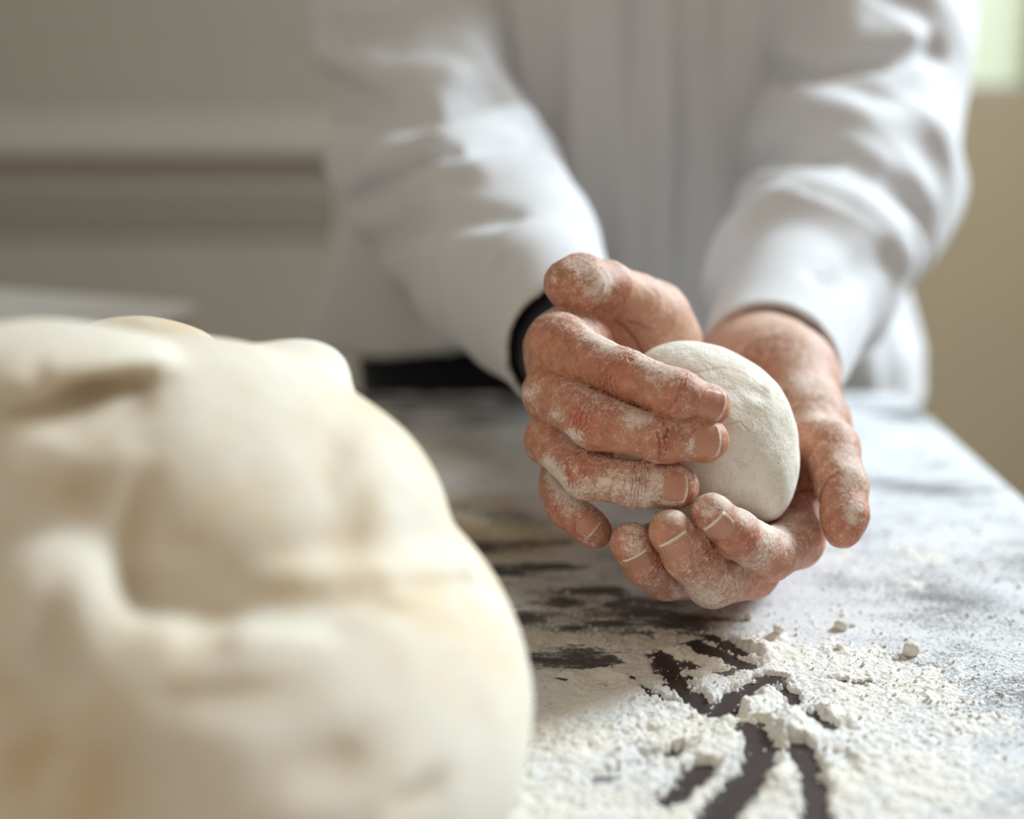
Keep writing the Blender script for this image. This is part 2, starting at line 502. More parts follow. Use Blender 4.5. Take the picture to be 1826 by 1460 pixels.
GROOVES = []  # (pixel polyline, half width in metres, depth strength)
def G(pts, wpx, s=1.0):
    q = np.array([T(*p) for p in pts]); GROOVES.append((q, wpx, s))
G([(1338, 1300), (1358, 1335), (1345, 1380), (1305, 1425), (1268, 1475)], .0058)
G([(1255, 1375), (1225, 1405), (1190, 1432)], .0044)
G([(1425, 1335), (1445, 1385), (1458, 1470)], .0044)
G([(1278, 1280), (1302, 1255), (1340, 1232), (1375, 1215)], .0052)
G([(1380, 1232), (1412, 1245)], .0030)
G([(1392, 1222), (1418, 1262)], .0022, .9)
G([(1178, 1170), (1200, 1205), (1222, 1235), (1262, 1272)], .0048)
G([(1205, 1210), (1225, 1212)], .0040)
G([(1125, 1210), (1170, 1245), (1215, 1262), (1275, 1285)], .0013)
G([(1198, 1182), (1240, 1190)], .0030, .8)
G([(1240, 1150), (1290, 1170), (1330, 1190)], .0050, .85)
G([(1270, 1140), (1330, 1172)], .0040, .8)
G([(1285, 1205), (1305, 1195)], .003, .6)
G([(1150, 1350), (1195, 1348), (1238, 1332)], .0018, .8)
G([(1060, 1395), (1130, 1375), (1200, 1350)], .0035, .45)
G([(1450, 1278), (1475, 1295)], .0035, .8)
G([(1480, 1216), (1545, 1218)], .0016, .6)
G([(1500, 1350), (1515, 1375)], .003, .4)
G([(1185, 1345), (1150, 1355)], .002, .4)
G([(1060, 1345), (1150, 1310)], .004, .35)

def seg_dist(x, y, q):
    best = np.full(x.shape, 9.0)
    for a, b in zip(q[:-1], q[1:]):
        ab = b - a; L = ab @ ab
        t = np.clip(((x - a[0]) * ab[0] + (y - a[1]) * ab[1]) / L, 0, 1)
        best = np.minimum(best, np.hypot(x - a[0] - t * ab[0], y - a[1] - t * ab[1]))
    return best

def to_px(x, y):
    dy = y - CAM[1]; dz = TABLE_Z - CAM[2]
    d = dy * CP - dz * SP
    return 913 + x / d * FPX, 730 + (-dy * SP - dz * CP) / d * FPX

def blob(x, y, px, py, rx, ry):
    c = T(px, py)
    return np.exp(-(((x - c[0]) / rx) ** 2 + ((y - c[1]) / ry) ** 2))

def groove_field(x, y):
    wob = 0.0014 * vnoise(x * 260, y * 260) + 0.0015 * vnoise(x * 700 + 3, y * 700) + 0.0009 * vnoise(x * 1700 + 3, y * 1700)
    g = np.zeros_like(x)
    for q, wd, s in GROOVES:
        lo = q.min(0) - 0.03; hi = q.max(0) + 0.03
        m = (x > lo[0]) & (x < hi[0]) & (y > lo[1]) & (y < hi[1])
        if m.any():
            d = seg_dist(x[m], y[m], q) + wob[m]
            g[m] = np.maximum(g[m], s * (1 - sstep(wd * 0.55, wd * 1.5, d)))
    return g

# wiped dark streaks at the left, running across
STREAKS = [((880, 1020), (1010, 1012), .007, .9), ((870, 1045), (1090, 1052), .005, 1.0), ((890, 1078), (1000, 1075), .004, .5),
           ((905, 1098), (1230, 1120), .008, 1.0), ((1010, 1072), (1240, 1100), .008, .9),
           ((1180, 1085), (1300, 1105), .006, .7), ((930, 1178), (1060, 1168), .006, .8), ((1000, 1200), (1130, 1160), .003, .9), ((1075, 1172), (1120, 1160), .004, .8),
           ((830, 975), (990, 968), .006, .7), ((800, 905), (960, 930), .008, .4), ((700, 760), (900, 745), .020, .4),
           ((640, 705), (900, 715), .035, .75), ((1550, 720), (1640, 735), .03, .4), ((1560, 868), (1760, 880), .010, .45),
           ((1555, 925), (1620, 930), .006, .35), ((1100, 1100), (1180, 1112), .006, .8), ((1640, 800), (1700, 800), .012, .3)]
def streak_field(x, y):
    g = np.zeros_like(x)
    wob = 0.006 * vnoise(x * 40, y * 120 + 7) + 0.002 * vnoise(x * 150, y * 500)
    for a, b, wd, s in STREAKS:
        q = np.array([T(*a), T(*b)])
        d = seg_dist(x, y, q) + wob
        g = np.maximum(g, s * (1 - sstep(wd * .1, wd * 2.0, d)))
    br = fbm(x * 55 + 31, y * 170, oct=4, gain=.65)
    return g * np.clip(.62 + 1.3 * br, 0, 1)

def warm_field(x, y):
    n = fbm(x * 9 + 3, y * 30, oct=3)
    wv = 1.3 * blob(x, y, 830, 900, .055, .07) + 0.8 * blob(x, y, 980, 1090, .055, .035) + .6 * blob(x, y, 760, 800, .05, .05) + .6 * blob(x, y, 900, 970, .05, .03)
    return np.clip(wv * (0.75 + 0.6 * n), 0, 1.0)

def dust_field(x, y):
    base = 0.80 + 0.14 * fbm(x * 16, y * 16, oct=4) + 0.10 * fbm(x * 45 + 3, y * 160, oct=3)
    base -= 0.10 * blob(x, y, 1760, 1080, .05, .05) + 0.04 * blob(x, y, 1640, 1060, .05, .03)
    base -= 0.22 * blob(x, y, 1810, 1230, .03, .03)
    base -= 0.66 * np.minimum(streak_field(x, y), 1)
    gf = groove_field(x, y)
    base = base * (1 - 0.97 * gf)
    return np.clip(base, 0, 1)

def flour_height(x, y):
    px, py = to_px(x, y)
    n1 = fbm(x * 30, y * 30, oct=5, gain=0.55)
    n2 = fbm(x * 160 + 9, y * 160, oct=4, gain=0.6)
    n3 = fbm(x * 600 + 9, y * 600, oct=3, gain=0.7)
    cov = (1.35 * blob(x, y, 1150, 1330, .075, .045) + 0.9 * blob(x, y, 1400, 1380, .05, .035) + 1.0 * blob(x, y, 1330, 1210, .05, .035)
           + 0.75 * blob(x, y, 1030, 1260, .05, .05) + 0.5 * blob(x, y, 1600, 1330, .06, .05) + 0.45 * blob(x, y, 1500, 1180, .05, .05)
           + 0.55 * blob(x, y, 960, 1140, .05, .012) + 0.5 * blob(x, y, 1280, 1150, .03, .02) + 0.5 * blob(x, y, 1560, 990, .05, .04)
           + 0.5 * blob(x, y, 1000, 1460, .09, .04) + .5 * blob(x, y, 1500, 1460, .09, .03))
    h = (cov - 0.66) * 0.0013 + n1 * 0.0009 + n2 * 0.0011 + n3 * 0.0007
    # heaps of flour pushed up beside the finger strokes
    for cx, cy, r, a in ((1345, 1165, .009, .0050), (1300, 1150, .006, .003), (1385, 1140, .004, .003), (1395, 1290, .008, .0045), (1410, 1315, .008, .0045), (1220, 1228, .005, .002),
                         (1330, 1265, .008, .003), (1360, 1245, .006, .0035), (1470, 1275, .005, .0035), (1210, 1165, .006, .003), (1000, 1215, .008, .0025), (1090, 1205, .006, .0025),
                         (1385, 1225, .004, .003), (1300, 1300, .006, .002), (1250, 1215, .007, .003), (1520, 1290, .006, .002), (1380, 1400, .009, .003), (1250, 1340, .008, .0025)):
        h = h + .72 * a * blob(x, y, cx, cy, r, r * .8) * (1 + 0.6 * n2)
    gf = groove_field(x, y)
    h = h * (1 - gf) - 0.0022 * gf
    h = h - 0.0022 * np.clip(streak_field(x, y), 0, 1) * (1 - 0.0)
    # thin towards the slab edges
    e = np.minimum(np.minimum(TX1 - x, x - TX0), np.minimum(TY1 - y, y - TY0))
    h = h - 0.01 * (1 - sstep(0.0, 0.01, e))
    return h

def grid_rows(xs, ys):
    X, Y = np.meshgrid(xs, ys, indexing='ij')
    nx, ny = len(xs), len(ys)
    i = np.arange(nx * ny).reshape(nx, ny)
    F = np.stack([i[:-1, :-1], i[1:, :-1], i[1:, 1:], i[:-1, 1:]], -1).reshape(-1, 4)
    return X, Y, F

# tabletop: slab with a fine upper face that carries the dust
xs = np.linspace(TX0, TX1, 620); ys = np.linspace(TY0, TY1, 620)
xs = np.unique(np.concatenate([np.linspace(TX0, -.2, 60), np.linspace(-.2, TX1, 560)]))
X, Y, F = grid_rows(xs, ys)
Vt = np.stack([X.ravel(), Y.ravel(), np.full(X.size, TABLE_Z)], 1)
nx, ny = X.shape
i = np.arange(nx * ny).reshape(nx, ny)
ring = np.concatenate([i[:, 0], i[-1, 1:], i[-2::-1, -1], i[0, -2:0:-1]])
low = Vt[ring].copy(); low[:, 2] -= 0.035
base = len(Vt); Vt = np.concatenate([Vt, low]); k = len(ring)
a = np.arange(k); b = (a + 1) % k
F = np.concatenate([F, np.stack([ring[b], ring[a], base + a, base + b], 1)])
at = {'dust': dust_field(Vt[:, 0], Vt[:, 1]), 'warm': warm_field(Vt[:, 0], Vt[:, 1])}
mesh_obj('tabletop', Vt, F, M_top, tbl, torg, smooth=False, attrs=at)
box('apron_rail', ((TX0 + TX1) / 2, (TY0 + TY1) / 2, TABLE_Z - 0.075), (TX1 - TX0 - 0.08, TY1 - TY0 - 0.08, 0.078), M_leg, tbl, 0.003, torg)
for lx in (TX0 + 0.06, TX1 - 0.06):
    for ly in (TY0 + 0.06, TY1 - 0.06):
        box('leg', (lx, ly, (TABLE_Z - 0.11) / 2), (0.06, 0.06, TABLE_Z - 0.11), M_leg, tbl, 0.004, torg)

# the layer of flour, real relief
xs = np.arange(-0.12, 0.262, 0.00055); ys = np.arange(0.36, 0.66, 0.00055)
X, Y, F = grid_rows(xs, ys)
H = flour_height(X, Y)
e = np.minimum(np.minimum(X - xs[0], xs[-1] - X), np.minimum(Y - ys[0], ys[-1] - Y))
H = H - 0.004 * (1 - sstep(0, .02, e + .006 * fbm(X * 60, Y * 60)))
keep = np.maximum.reduce([H[:-1, :-1], H[1:, :-1], H[1:, 1:], H[:-1, 1:]]).ravel() > -0.0002
F = F[keep]
used, inv = np.unique(F, return_inverse=True)
Vf = np.stack([X.ravel(), Y.ravel(), TABLE_Z + H.ravel()], 1)[used]
F = inv.reshape(F.shape)
fl = mesh_obj('flour', Vf, F, M_flour, None, None, attrs={'warm': warm_field(Vf[:, 0], Vf[:, 1])})
tag(fl, 'loose white flour layer on the table with finger strokes wiped through it', 'flour', None, 'stuff')

# tiny grains scattered on the table (nobody could count them)
ico_v = np.array([(0, 0, 1), (.9, 0, .1), (0, .9, .1), (-.9, 0, -.1), (0, -.9, .1), (0, 0, -1)], float)
ico_f = np.array([(0, 1, 2), (0, 2, 3), (0, 3, 4), (0, 4, 1), (5, 2, 1), (5, 3, 2), (5, 4, 3), (5, 1, 4)])
NG = 16000
gx = RS.uniform(-.05, .262, NG); gy = RS.uniform(.40, .80, NG)
dens = np.clip(0.35 + fbm(gx * 40, gy * 40) * 1.0 + .5 * blob(gx, gy, 1450, 1230, .09, .07), 0, 1)
kk = (RS.rand(NG) < dens) & (groove_field(gx, gy) < RS.rand(NG) * 1.25 + .1) & (streak_field(gx, gy) < .5)
gx, gy = gx[kk], gy[kk]; n = len(gx)
gr = np.abs(RS.normal(0, 1, n)) ** 1.5 * .00022 + .00016
gr = np.minimum(gr, .0011)
gz = TABLE_Z + np.maximum(flour_height(gx, gy), 0) + gr * .5
jit = 1 + .35 * RS.uniform(-1, 1, (n, 6, 1))
Vg = np.stack([gx, gy, gz], 1)[:, None, :] + ico_v[None] * jit * gr[:, None, None]
Fg = (ico_f[None] + (np.arange(n) * 6)[:, None, None]).reshape(-1, 3)
gob = mesh_obj('flour_grain', Vg.reshape(-1, 3), Fg, M_flour, None, None, smooth=True, attrs={'warm': np.zeros(n * 6)})
tag(gob, 'fine grains of flour scattered over the table right of the strokes', 'flour', None, 'stuff')

# ------------------------------------------------------------------ hands
def chain(pts):
    """pts: (px, py, depth, radius_px) -> points and radii in metres"""
    return [(P(a, b, d), R(r, d)) for a, b, d, r in pts]

class Hand: pass

def build_hand(palm, fingers, kp, kf, bumps=()):
    H = Hand()
    H.palm = [chain(c) for c in palm]
    H.fingers = [chain(c) for c in fingers]
    H.bumps = [(P(a, b, d), R(r, d)) for a, b, d, r in bumps]
    allp = [q for c in H.palm + H.fingers for q in c]
    H.lo = np.min([p - r for p, r in allp], 0) - .004
    H.hi = np.max([p + r for p, r in allp], 0) + .004
    def fn(p):
        p = np.asarray(p, np.float32)
        dp = None
        for c in H.palm:
            for (a, ra), (b, rb) in zip(c[:-1], c[1:]):
                d = cone(p, a, b, ra, rb)
                dp = d if dp is None else smin(dp, d, kp)
        for c, r in H.bumps:
            q = p - np.asarray(c, np.float32)
            dp = smin(dp, np.sqrt((q * q).sum(-1)) - r, .007)
        out = dp
        for c in H.fingers:
            df = None
            for (a, ra), (b, rb) in zip(c[:-1], c[1:]):
                d = cone(p, a, b, ra, rb)
                df = d if df is None else smin(df, d, .0035)
            out = np.minimum(out, smin(df, dp, kf))
        return out
    H.fn = fn
    return H

# the person's right hand (left in the picture): fingers wrap over the ball
ELB_A = P(795, 330, .93); ELB_B = P(1530, 350, .93)
A_palm = [
    [(1075, 640, .690, 96), (1062, 650, .640, 92)],
    [(1110, 640, .690, 92), (1110, 650, .640, 90)],
    [(1050, 640, .640, 84), (1005, 622, .582, 62), (1003, 618, .562, 52)],     # index metacarpal
    [(1050, 680, .640, 84), (990, 700, .560, 48)],
    [(1050, 720, .640, 78), (985, 778, .568, 44)],
    [(1060, 750, .635, 74), (996, 862, .582, 36)],
    [(1040, 700, .605, 62), (1040, 800, .605, 55)],                            # palm pad
    [(1035, 595, .590, 50), (1120, 610, .622, 60)],                            # web to the thumb
    [(1110, 650, .640, 90), (1166, 612, .628, 76), (1158, 572, .616, 70)],     # thenar
]
A_fing = [
    [(1008, 622, .560, 50), (1112, 668, .5345, 45), (1208, 704, .5270, 44), (1262, 722, .5300, 35), (1270, 724, .5320, 31)],
    [(990, 706, .556, 46), (1062, 752, .5300, 48), (1182, 784, .5265, 40), (1258, 785, .5290, 36), (1266, 785, .5310, 33)],
    [(986, 790, .562, 42), (1046, 846, .5360, 43), (1136, 864, .5300, 40), (1202, 867, .5310, 38), (1208, 867, .5330, 36)],
    [(992, 872, .572, 32), (1010, 905, .556, 33), (1046, 935, .550, 31), (1062, 948, .551, 30)],
    [(1158, 568, .614, 66), (1136, 540, .600, 50), (1082, 512, .586, 45), (1036, 500, .574, 46), (1012, 505, .570, 43)],
]
A_bump = [(985, 600, .562, 40), (962, 700, .562, 27), (968, 790, .568, 24)]
HA = build_hand(A_palm, A_fing, .010, .006, A_bump)

# the person's left hand (right in the picture): cups the ball from below
B_palm = [
    [(1372, 650, .705, 106), (1375, 670, .665, 96)],
    [(1345, 655, .705, 100), (1345, 680, .660, 92)],
    [(1390, 690, .660, 90), (1432, 880, .618, 52)],
    [(1370, 700, .662, 90), (1385, 950, .628, 52)],
    [(1340, 720, .664, 84), (1325, 975, .636, 50)],
    [(1310, 740, .664, 80), (1265, 975, .640, 46)],
    [(1400, 680, .655, 86), (1440, 760, .622, 66), (1448, 810, .606, 62)],      # thenar
]
B_fing = [
    [(1430, 893, .612, 52), (1418, 962, .580, 50), (1372, 988, .556, 46), (1312, 952, .5320, 42), (1272, 918, .5250, 34), (1266, 913, .5250, 32)],
    [(1392, 958, .618, 50), (1340, 1020, .572, 46), (1270, 1036, .545, 46), (1226, 990, .5280, 42), (1198, 950, .5230, 36), (1195, 945, .5235, 35)],
    [(1330, 980, .630, 46), (1270, 1030, .585, 42), (1186, 1028, .5560, 40), (1150, 1004, .5400, 38), (1126, 970, .5330, 34), (1124, 966, .5330, 33)],
    [(1265, 980, .636, 42), (1215, 1010, .606, 34), (1180, 985, .590, 32), (1160, 960, .585, 28)],
    [(1450, 800, .604, 62), (1478, 800, .590, 52), (1502, 868, .572, 44), (1506, 920, .564, 41), (1502, 945, .562, 33)],
]
HB = build_hand(B_palm, B_fing, .012, .006)

def elbowed(fn, wrist_pts, elbow):
    cs = [(P(*w3[:3]), R(w3[3], w3[2])) for w3 in wrist_pts]
    def f(p):
        d = fn(p)
        for c, r in cs:
            d = smin(d, cone(p, c, elbow, r, .036), .012)
        return d
    return f

def hand_mesh(Hd, elbow, wpts, h, cut):
    fn = elbowed(Hd.fn, wpts, elbow)
    lo = Hd.lo.copy(); hi = Hd.hi.copy()
    V, Q = surface_net(fn, lo, hi, h)
    return V, Q, fn

WA = [(1075, 640, .690, 92)]; WB = [(1372, 650, .705, 100)]
VA, QA, FA = hand_mesh(HA, ELB_A, WA, .0009, None)
VB, QB, FB = hand_mesh(HB, ELB_B, WB, .0009, None)
VA, QA = subdivide(VA, QA)
VB, QB = subdivide(VB, QB)

# skin relief: creases over the knuckle joints, folds at the thumb
def perp(v, ref):
    v = v / np.linalg.norm(v); d = ref - (ref @ v) * v
    return d / np.linalg.norm(d)

TO_CAM = -FWD
def crease_attr(V, N, Hd, joints, seed):
    cr = np.zeros(len(V)); red = np.zeros(len(V))
    for (fi, ji, half, freq, amp) in joints:
        c = Hd.fingers[fi]
        a, ra = c[ji]
        d = c[ji + 1][0] - c[ji - 1][0]; L = d / np.linalg.norm(d)
        rel = V - a
        ax = rel @ L
        rad = np.linalg.norm(rel - ax[:, None] * L, axis=1)
        m = (np.abs(ax) < half * 2.2) & (rad < ra * 1.5)
        dors = (N[m] @ perp(L, TO_CAM + np.array([0, 0, .35])))
        wob = .0011 * vnoise(V[m, 0] * 330 + seed, V[m, 1] * 330, V[m, 2] * 330) + .0004 * vnoise(V[m, 0] * 1200, V[m, 1] * 1200, V[m, 2] * 1200)
        s = np.sin((ax[m] + wob) * 2 * np.pi * freq + ji)
        line = np.clip((s + .05) / 1.05, 0, 1) ** 2
        brk = sstep(-.6, .15, vnoise(V[m, 0] * 260 + 40, V[m, 1] * 260, V[m, 2] * 260 + seed))
        val = 1.25 * amp * line * brk * np.exp(-(ax[m] / half) ** 2) * sstep(.0, .6, dors)
        cr[m] = np.maximum(cr[m], val)
        red[m] = np.maximum(red[m], .8 * np.exp(-(ax[m] / (half * 1.2)) ** 2) * sstep(.1, .8, dors))
    return cr, red

def spots(V, N, lst):
    s = np.zeros(len(V))
    for px, py, d, rx, a in lst:
        c = P(px, py, d)
        rel = V - c
        u = rel @ RGT; v = rel @ DWN; dd = rel @ FWD
        r = R(rx, d)
        s += a * np.exp(-((u / r) ** 2 + (v / r) ** 2)) * (np.abs(dd) < .02)
    return s

def line_crease(V, pts, d, wpx):
    """a fold line along pixel points at about depth d"""
    best = np.full(len(V), 9.0)
    q = [P(a, b, d) for a, b in pts]
    dist = (V - CAM) @ FWD
    U = (V - CAM) @ RGT / dist; W = (V - CAM) @ DWN / dist
    for (x0, y0), (x1, y1) in zip(pts[:-1], pts[1:]):
        a = np.array([(x0 - 913) / FPX, (y0 - 730) / FPX]); b = np.array([(x1 - 913) / FPX, (y1 - 730) / FPX])
        ab = b - a
        t = np.clip(((U - a[0]) * ab[0] + (W - a[1]) * ab[1]) / (ab @ ab), 0, 1)
        best = np.minimum(best, np.hypot(U - a[0] - t * ab[0], W - a[1] - t * ab[1]))
    return np.exp(-(best * FPX / wpx) ** 2) * (np.abs(dist - d) < .022)

NA = normals(VA, QA); NB = normals(VB, QB)
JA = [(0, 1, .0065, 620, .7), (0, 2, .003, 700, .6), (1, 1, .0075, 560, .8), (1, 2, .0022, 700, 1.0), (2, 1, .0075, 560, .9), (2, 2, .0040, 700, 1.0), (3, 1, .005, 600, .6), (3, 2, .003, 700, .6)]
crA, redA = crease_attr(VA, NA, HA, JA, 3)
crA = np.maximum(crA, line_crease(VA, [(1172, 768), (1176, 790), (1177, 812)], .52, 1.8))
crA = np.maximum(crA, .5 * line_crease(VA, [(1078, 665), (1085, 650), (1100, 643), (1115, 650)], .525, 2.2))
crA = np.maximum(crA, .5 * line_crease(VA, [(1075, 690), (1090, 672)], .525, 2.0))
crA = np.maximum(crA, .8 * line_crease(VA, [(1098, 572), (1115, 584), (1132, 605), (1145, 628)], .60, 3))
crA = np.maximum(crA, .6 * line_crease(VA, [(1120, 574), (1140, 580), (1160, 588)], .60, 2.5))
crA = np.maximum(crA, .5 * line_crease(VA, [(1046, 540), (1064, 528), (1075, 510)], .56, 2.5))
spA = [(1140, 885, .52, 50, .2), (1075, 505, .56, 26, .75), (1055, 520, .56, 20, .6), (1090, 500, .57, 16, .5), (987, 497, .56, 8, .5), (1045, 480, .56, 15, .5),
       (1085, 612, .54, 24, .55), (1060, 600, .55, 20, .4), (1150, 640, .53, 22, .5), (1190, 665, .52, 18, .45), (1160, 675, .52, 18, .35),
       (943, 700, .56, 16, .7), (990, 740, .55, 13, .9), (1025, 778, .54, 15, .75), (1015, 770, .54, 10, .6), (1125, 750, .52, 20, .55), (1150, 748, .52, 14, .4),
       (978, 828, .55, 15, 1.1), (990, 848, .55, 14, 1.1), (1000, 862, .55, 16, .9), (1030, 868, .54, 24, .7), (1080, 865, .53, 30, .45), (1120, 868, .52, 28, .5), (1072, 858, .53, 9, .7),
       (1150, 890, .52, 24, .6), (1200, 895, .52, 20, .6), (1175, 855, .52, 18, .6), (1225, 850, .52, 14, .5), (1010, 905, .54, 24, .45), (1055, 945, .54, 20, .5), (1045, 935, .54, 12, .6),
       (1230, 805, .52, 14, .6), (1235, 790, .52, 7, .9), (1225, 720, .52, 14, .4)]
upA = np.clip(NA @ np.array([.25, -.05, .97]), 0, 1)
flA = .20 + .50 * upA ** 2 + spots(VA, NA, spA)
flA -= .5 * sstep(.0, 1, spots(VA, NA, [(1000, 640, .55, 45, .8), (1100, 680, .53, 28, .7), (1130, 705, .52, 30, .3)]))
redA += spots(VA, NA, [(1225, 840, .52, 30, .7), (1080, 930, .54, 24, .6), (1295, 700, .53, 24, .4), (1080, 600, .6, 60, .4)])

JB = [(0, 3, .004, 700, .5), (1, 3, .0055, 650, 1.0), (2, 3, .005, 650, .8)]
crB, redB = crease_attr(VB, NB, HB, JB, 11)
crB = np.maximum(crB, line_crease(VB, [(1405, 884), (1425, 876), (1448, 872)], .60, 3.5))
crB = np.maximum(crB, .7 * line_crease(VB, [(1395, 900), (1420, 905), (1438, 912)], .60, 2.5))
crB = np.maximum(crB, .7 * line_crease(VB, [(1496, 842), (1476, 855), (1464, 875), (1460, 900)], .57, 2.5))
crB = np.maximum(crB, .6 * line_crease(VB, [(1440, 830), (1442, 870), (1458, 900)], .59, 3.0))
spB = [(1520, 830, .58, 45, .22), (1495, 810, .57, 9, .9), (1505, 832, .57, 9, .9), (1512, 860, .56, 9, 1.0), (1520, 905, .56, 10, 1.0), (1516, 925, .56, 10, .8), (1505, 920, .56, 9, .6), (1478, 735, .58, 20, .5), (1430, 690, .62, 30, .5),
       (1250, 895, .52, 18, .5), (1290, 892, .52, 18, .8), (1330, 915, .53, 22, .8), (1370, 935, .54, 25, .7), (1400, 965, .55, 18, .5), (1360, 985, .54, 30, .4), (1330, 1015, .54, 25, .4),
       (1200, 915, .52, 24, .6), (1235, 1010, .53, 35, .45), (1270, 1060, .54, 40, .6), (1225, 1060, .54, 25, .5), (1125, 960, .53, 20, .6), (1140, 985, .53, 15, .7), (1160, 1040, .54, 30, .4), (1262, 915, .52, 9, .8)]
upB = np.clip(NB @ np.array([.25, -.05, .97]), 0, 1)
flB = .27 + .42 * upB ** 2 + spots(VB, NB, spB)
flB -= .35 * spots(VB, NB, [(1420, 850, .6, 70, .9)])
redB += spots(VB, NB, [(1110, 950, .53, 25, .9), (1200, 920, .52, 30, .5), (1280, 905, .52, 30, .4), (1300, 960, .53, 30, .4), (1430, 880, .6, 50, .5), (1500, 930, .56, 40, .4)])

paleA = np.clip(spots(VA, NA, [(1170, 545, .60, 70, .8), (1215, 600, .62, 50, .7), (1110, 480, .60, 45, .6)]), 0, 1)  # highlights painted into the skin on the thumb and its base
paleB = np.clip(spots(VB, NB, [(1350, 620, .66, 120, .8), (1440, 680, .64, 60, .7), (1490, 760, .60, 45, .5), (1530, 860, .58, 30, .4)]), 0, 1)  # same painted highlights on the wrist and upper thumb
VA = VA - NA * (crA * .0006)[:, None] + NA * (.00022 * fbm(VA[:, 0] * 420, VA[:, 1] * 420, VA[:, 2] * 420, oct=3))[:, None]
VB = VB - NB * (crB * .0006)[:, None] + NB * (.00022 * fbm(VB[:, 0] * 420, VB[:, 1] * 420, VB[:, 2] * 420, oct=3))[:, None]

# ------------------------------------------------------------------ the person
PX = 0.073; PY = 1.10            # where the person stands (body centre)
porg = np.array([PX, PY, 0.0])
person = empty('person', porg, 'person in a white long-sleeved jacket behind the table, both floured hands shaping a dough ball', 'person')
SH_L = np.array([PX - .185, PY + .02, 1.40]); SH_R = np.array([PX + .185, PY + .02, 1.40])
HD = np.array([PX, PY - .06, 1.68])

def body_coarse(p):
    d = ell(p, (PX, PY, 1.25), (.155, .095, .26))
    d = smin(d, ell(p, (PX, PY, 1.0), (.150, .095, .16)), .05)
    d = smin(d, cone(p, (PX - .12, PY + .01, 1.42), (PX + .12, PY + .01, 1.42), .055, .055), .05)
    for s, e, u in ((SH_L, ELB_A, P(735, 40, 1.0)), (SH_R, ELB_B, P(1545, 40, 1.0))):
        d = smin(d, cone(p, s, u, .050, .042), .03)
        d = smin(d, cone(p, u, e, .042, .036), .02)
    for s, e in ((ELB_A, P(1075, 640, .690)), (ELB_B, P(1372, 650, .705))):
        d = smin(d, cone(p, s, e, .036, .027), .02)
    for s in (-1, 1):
        d = smin(d, cone(p, (PX + s * .085, PY, .93), (PX + s * .09, PY - .01, .50), .080, .055), .03)
        d = smin(d, cone(p, (PX + s * .09, PY - .01, .50), (PX + s * .095, PY + .01, .09), .050, .036), .02)
    d = smin(d, cone(p, (PX, PY + .005, 1.44), (PX, PY - .03, 1.58), .056, .052), .03)
    # head
    hd = ell(p, HD + (0, .01, .02), (.074, .094, .100))
    hd = smin(hd, ell(p, HD + (0, -.03, -.055), (.052, .055, .060)), .03)
    hd = smin(hd, cone(p, HD + (0, -.088, .02), HD + (0, -.104, -.025), .008, .013), .012)
    hd = smin(hd, cone(p, HD + (-.022, -.080, -.058), HD + (.022, -.080, -.058), .007, .007), .008)
    for s in (-1, 1):
        hd = smin(hd, ell(p, HD + (s * .076, .012, -.005), (.008, .020, .032)), .006)
        hd = smax(hd, -ell(p, HD + (s * .030, -.092, .018), (.016, .014, .010)), .012)
        hd = smin(hd, ell(p, HD + (s * .030, -.078, .017), (.013, .012, .011)), .002)
    return smin(d, hd, .025)

Vc, Qc = surface_net(body_coarse, (PX - .36, .66, .05), (PX + .36, PY + .16, 1.83), .0085)
nA, nB = len(VA), len(VB)
Vall = np.concatenate([VA, VB, Vc]); Qall = np.concatenate([QA, QB + nA, Qc + nA + nB])
z = np.zeros(len(Vc))
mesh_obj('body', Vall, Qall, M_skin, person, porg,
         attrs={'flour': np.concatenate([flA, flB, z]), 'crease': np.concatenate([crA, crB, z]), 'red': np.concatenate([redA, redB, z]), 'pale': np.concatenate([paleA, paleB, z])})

# hair, eyes
hair = lambda p: smax(ell(p, HD + (0, .022, .035), (.084, .100, .100)), -(ell(p, HD + (0, -.085, -.045), (.075, .080, .105))), .01)
Vh, Qh = surface_net(hair, HD - .13, HD + .16, .006)
mesh_obj('hair', Vh, Qh, M_hair, person, porg)
for s in (-1, 1):
    ev = lambda p, s=s: ell(p, HD + (s * .030, -.0795, .0175), (.0125, .0125, .0085))
    Ve, Qe = surface_net(ev, HD + (s * .03 - .02, -.11, -.005), HD + (s * .03 + .02, -.05, .04), .0025)
    mesh_obj('eye', Ve, Qe, M_eye, person, porg)

# fingernails, laid on the finger surface
def project(fn, p, d, off):
    q = p.copy()
    for _ in range(12):
        v = fn(q.astype(np.float32))
        q = q - d * (v - off)[..., None] * .9
    return q

def finger_fn(Hd, i):
    c = Hd.fingers[i]
    def f(p):
        df = None
        for (a, ra), (b, rb) in zip(c[:-1], c[1:]):
            d = cone(p, a, b, ra, rb)
            df = d if df is None else smin(df, d, .0035)
        return df
    return f

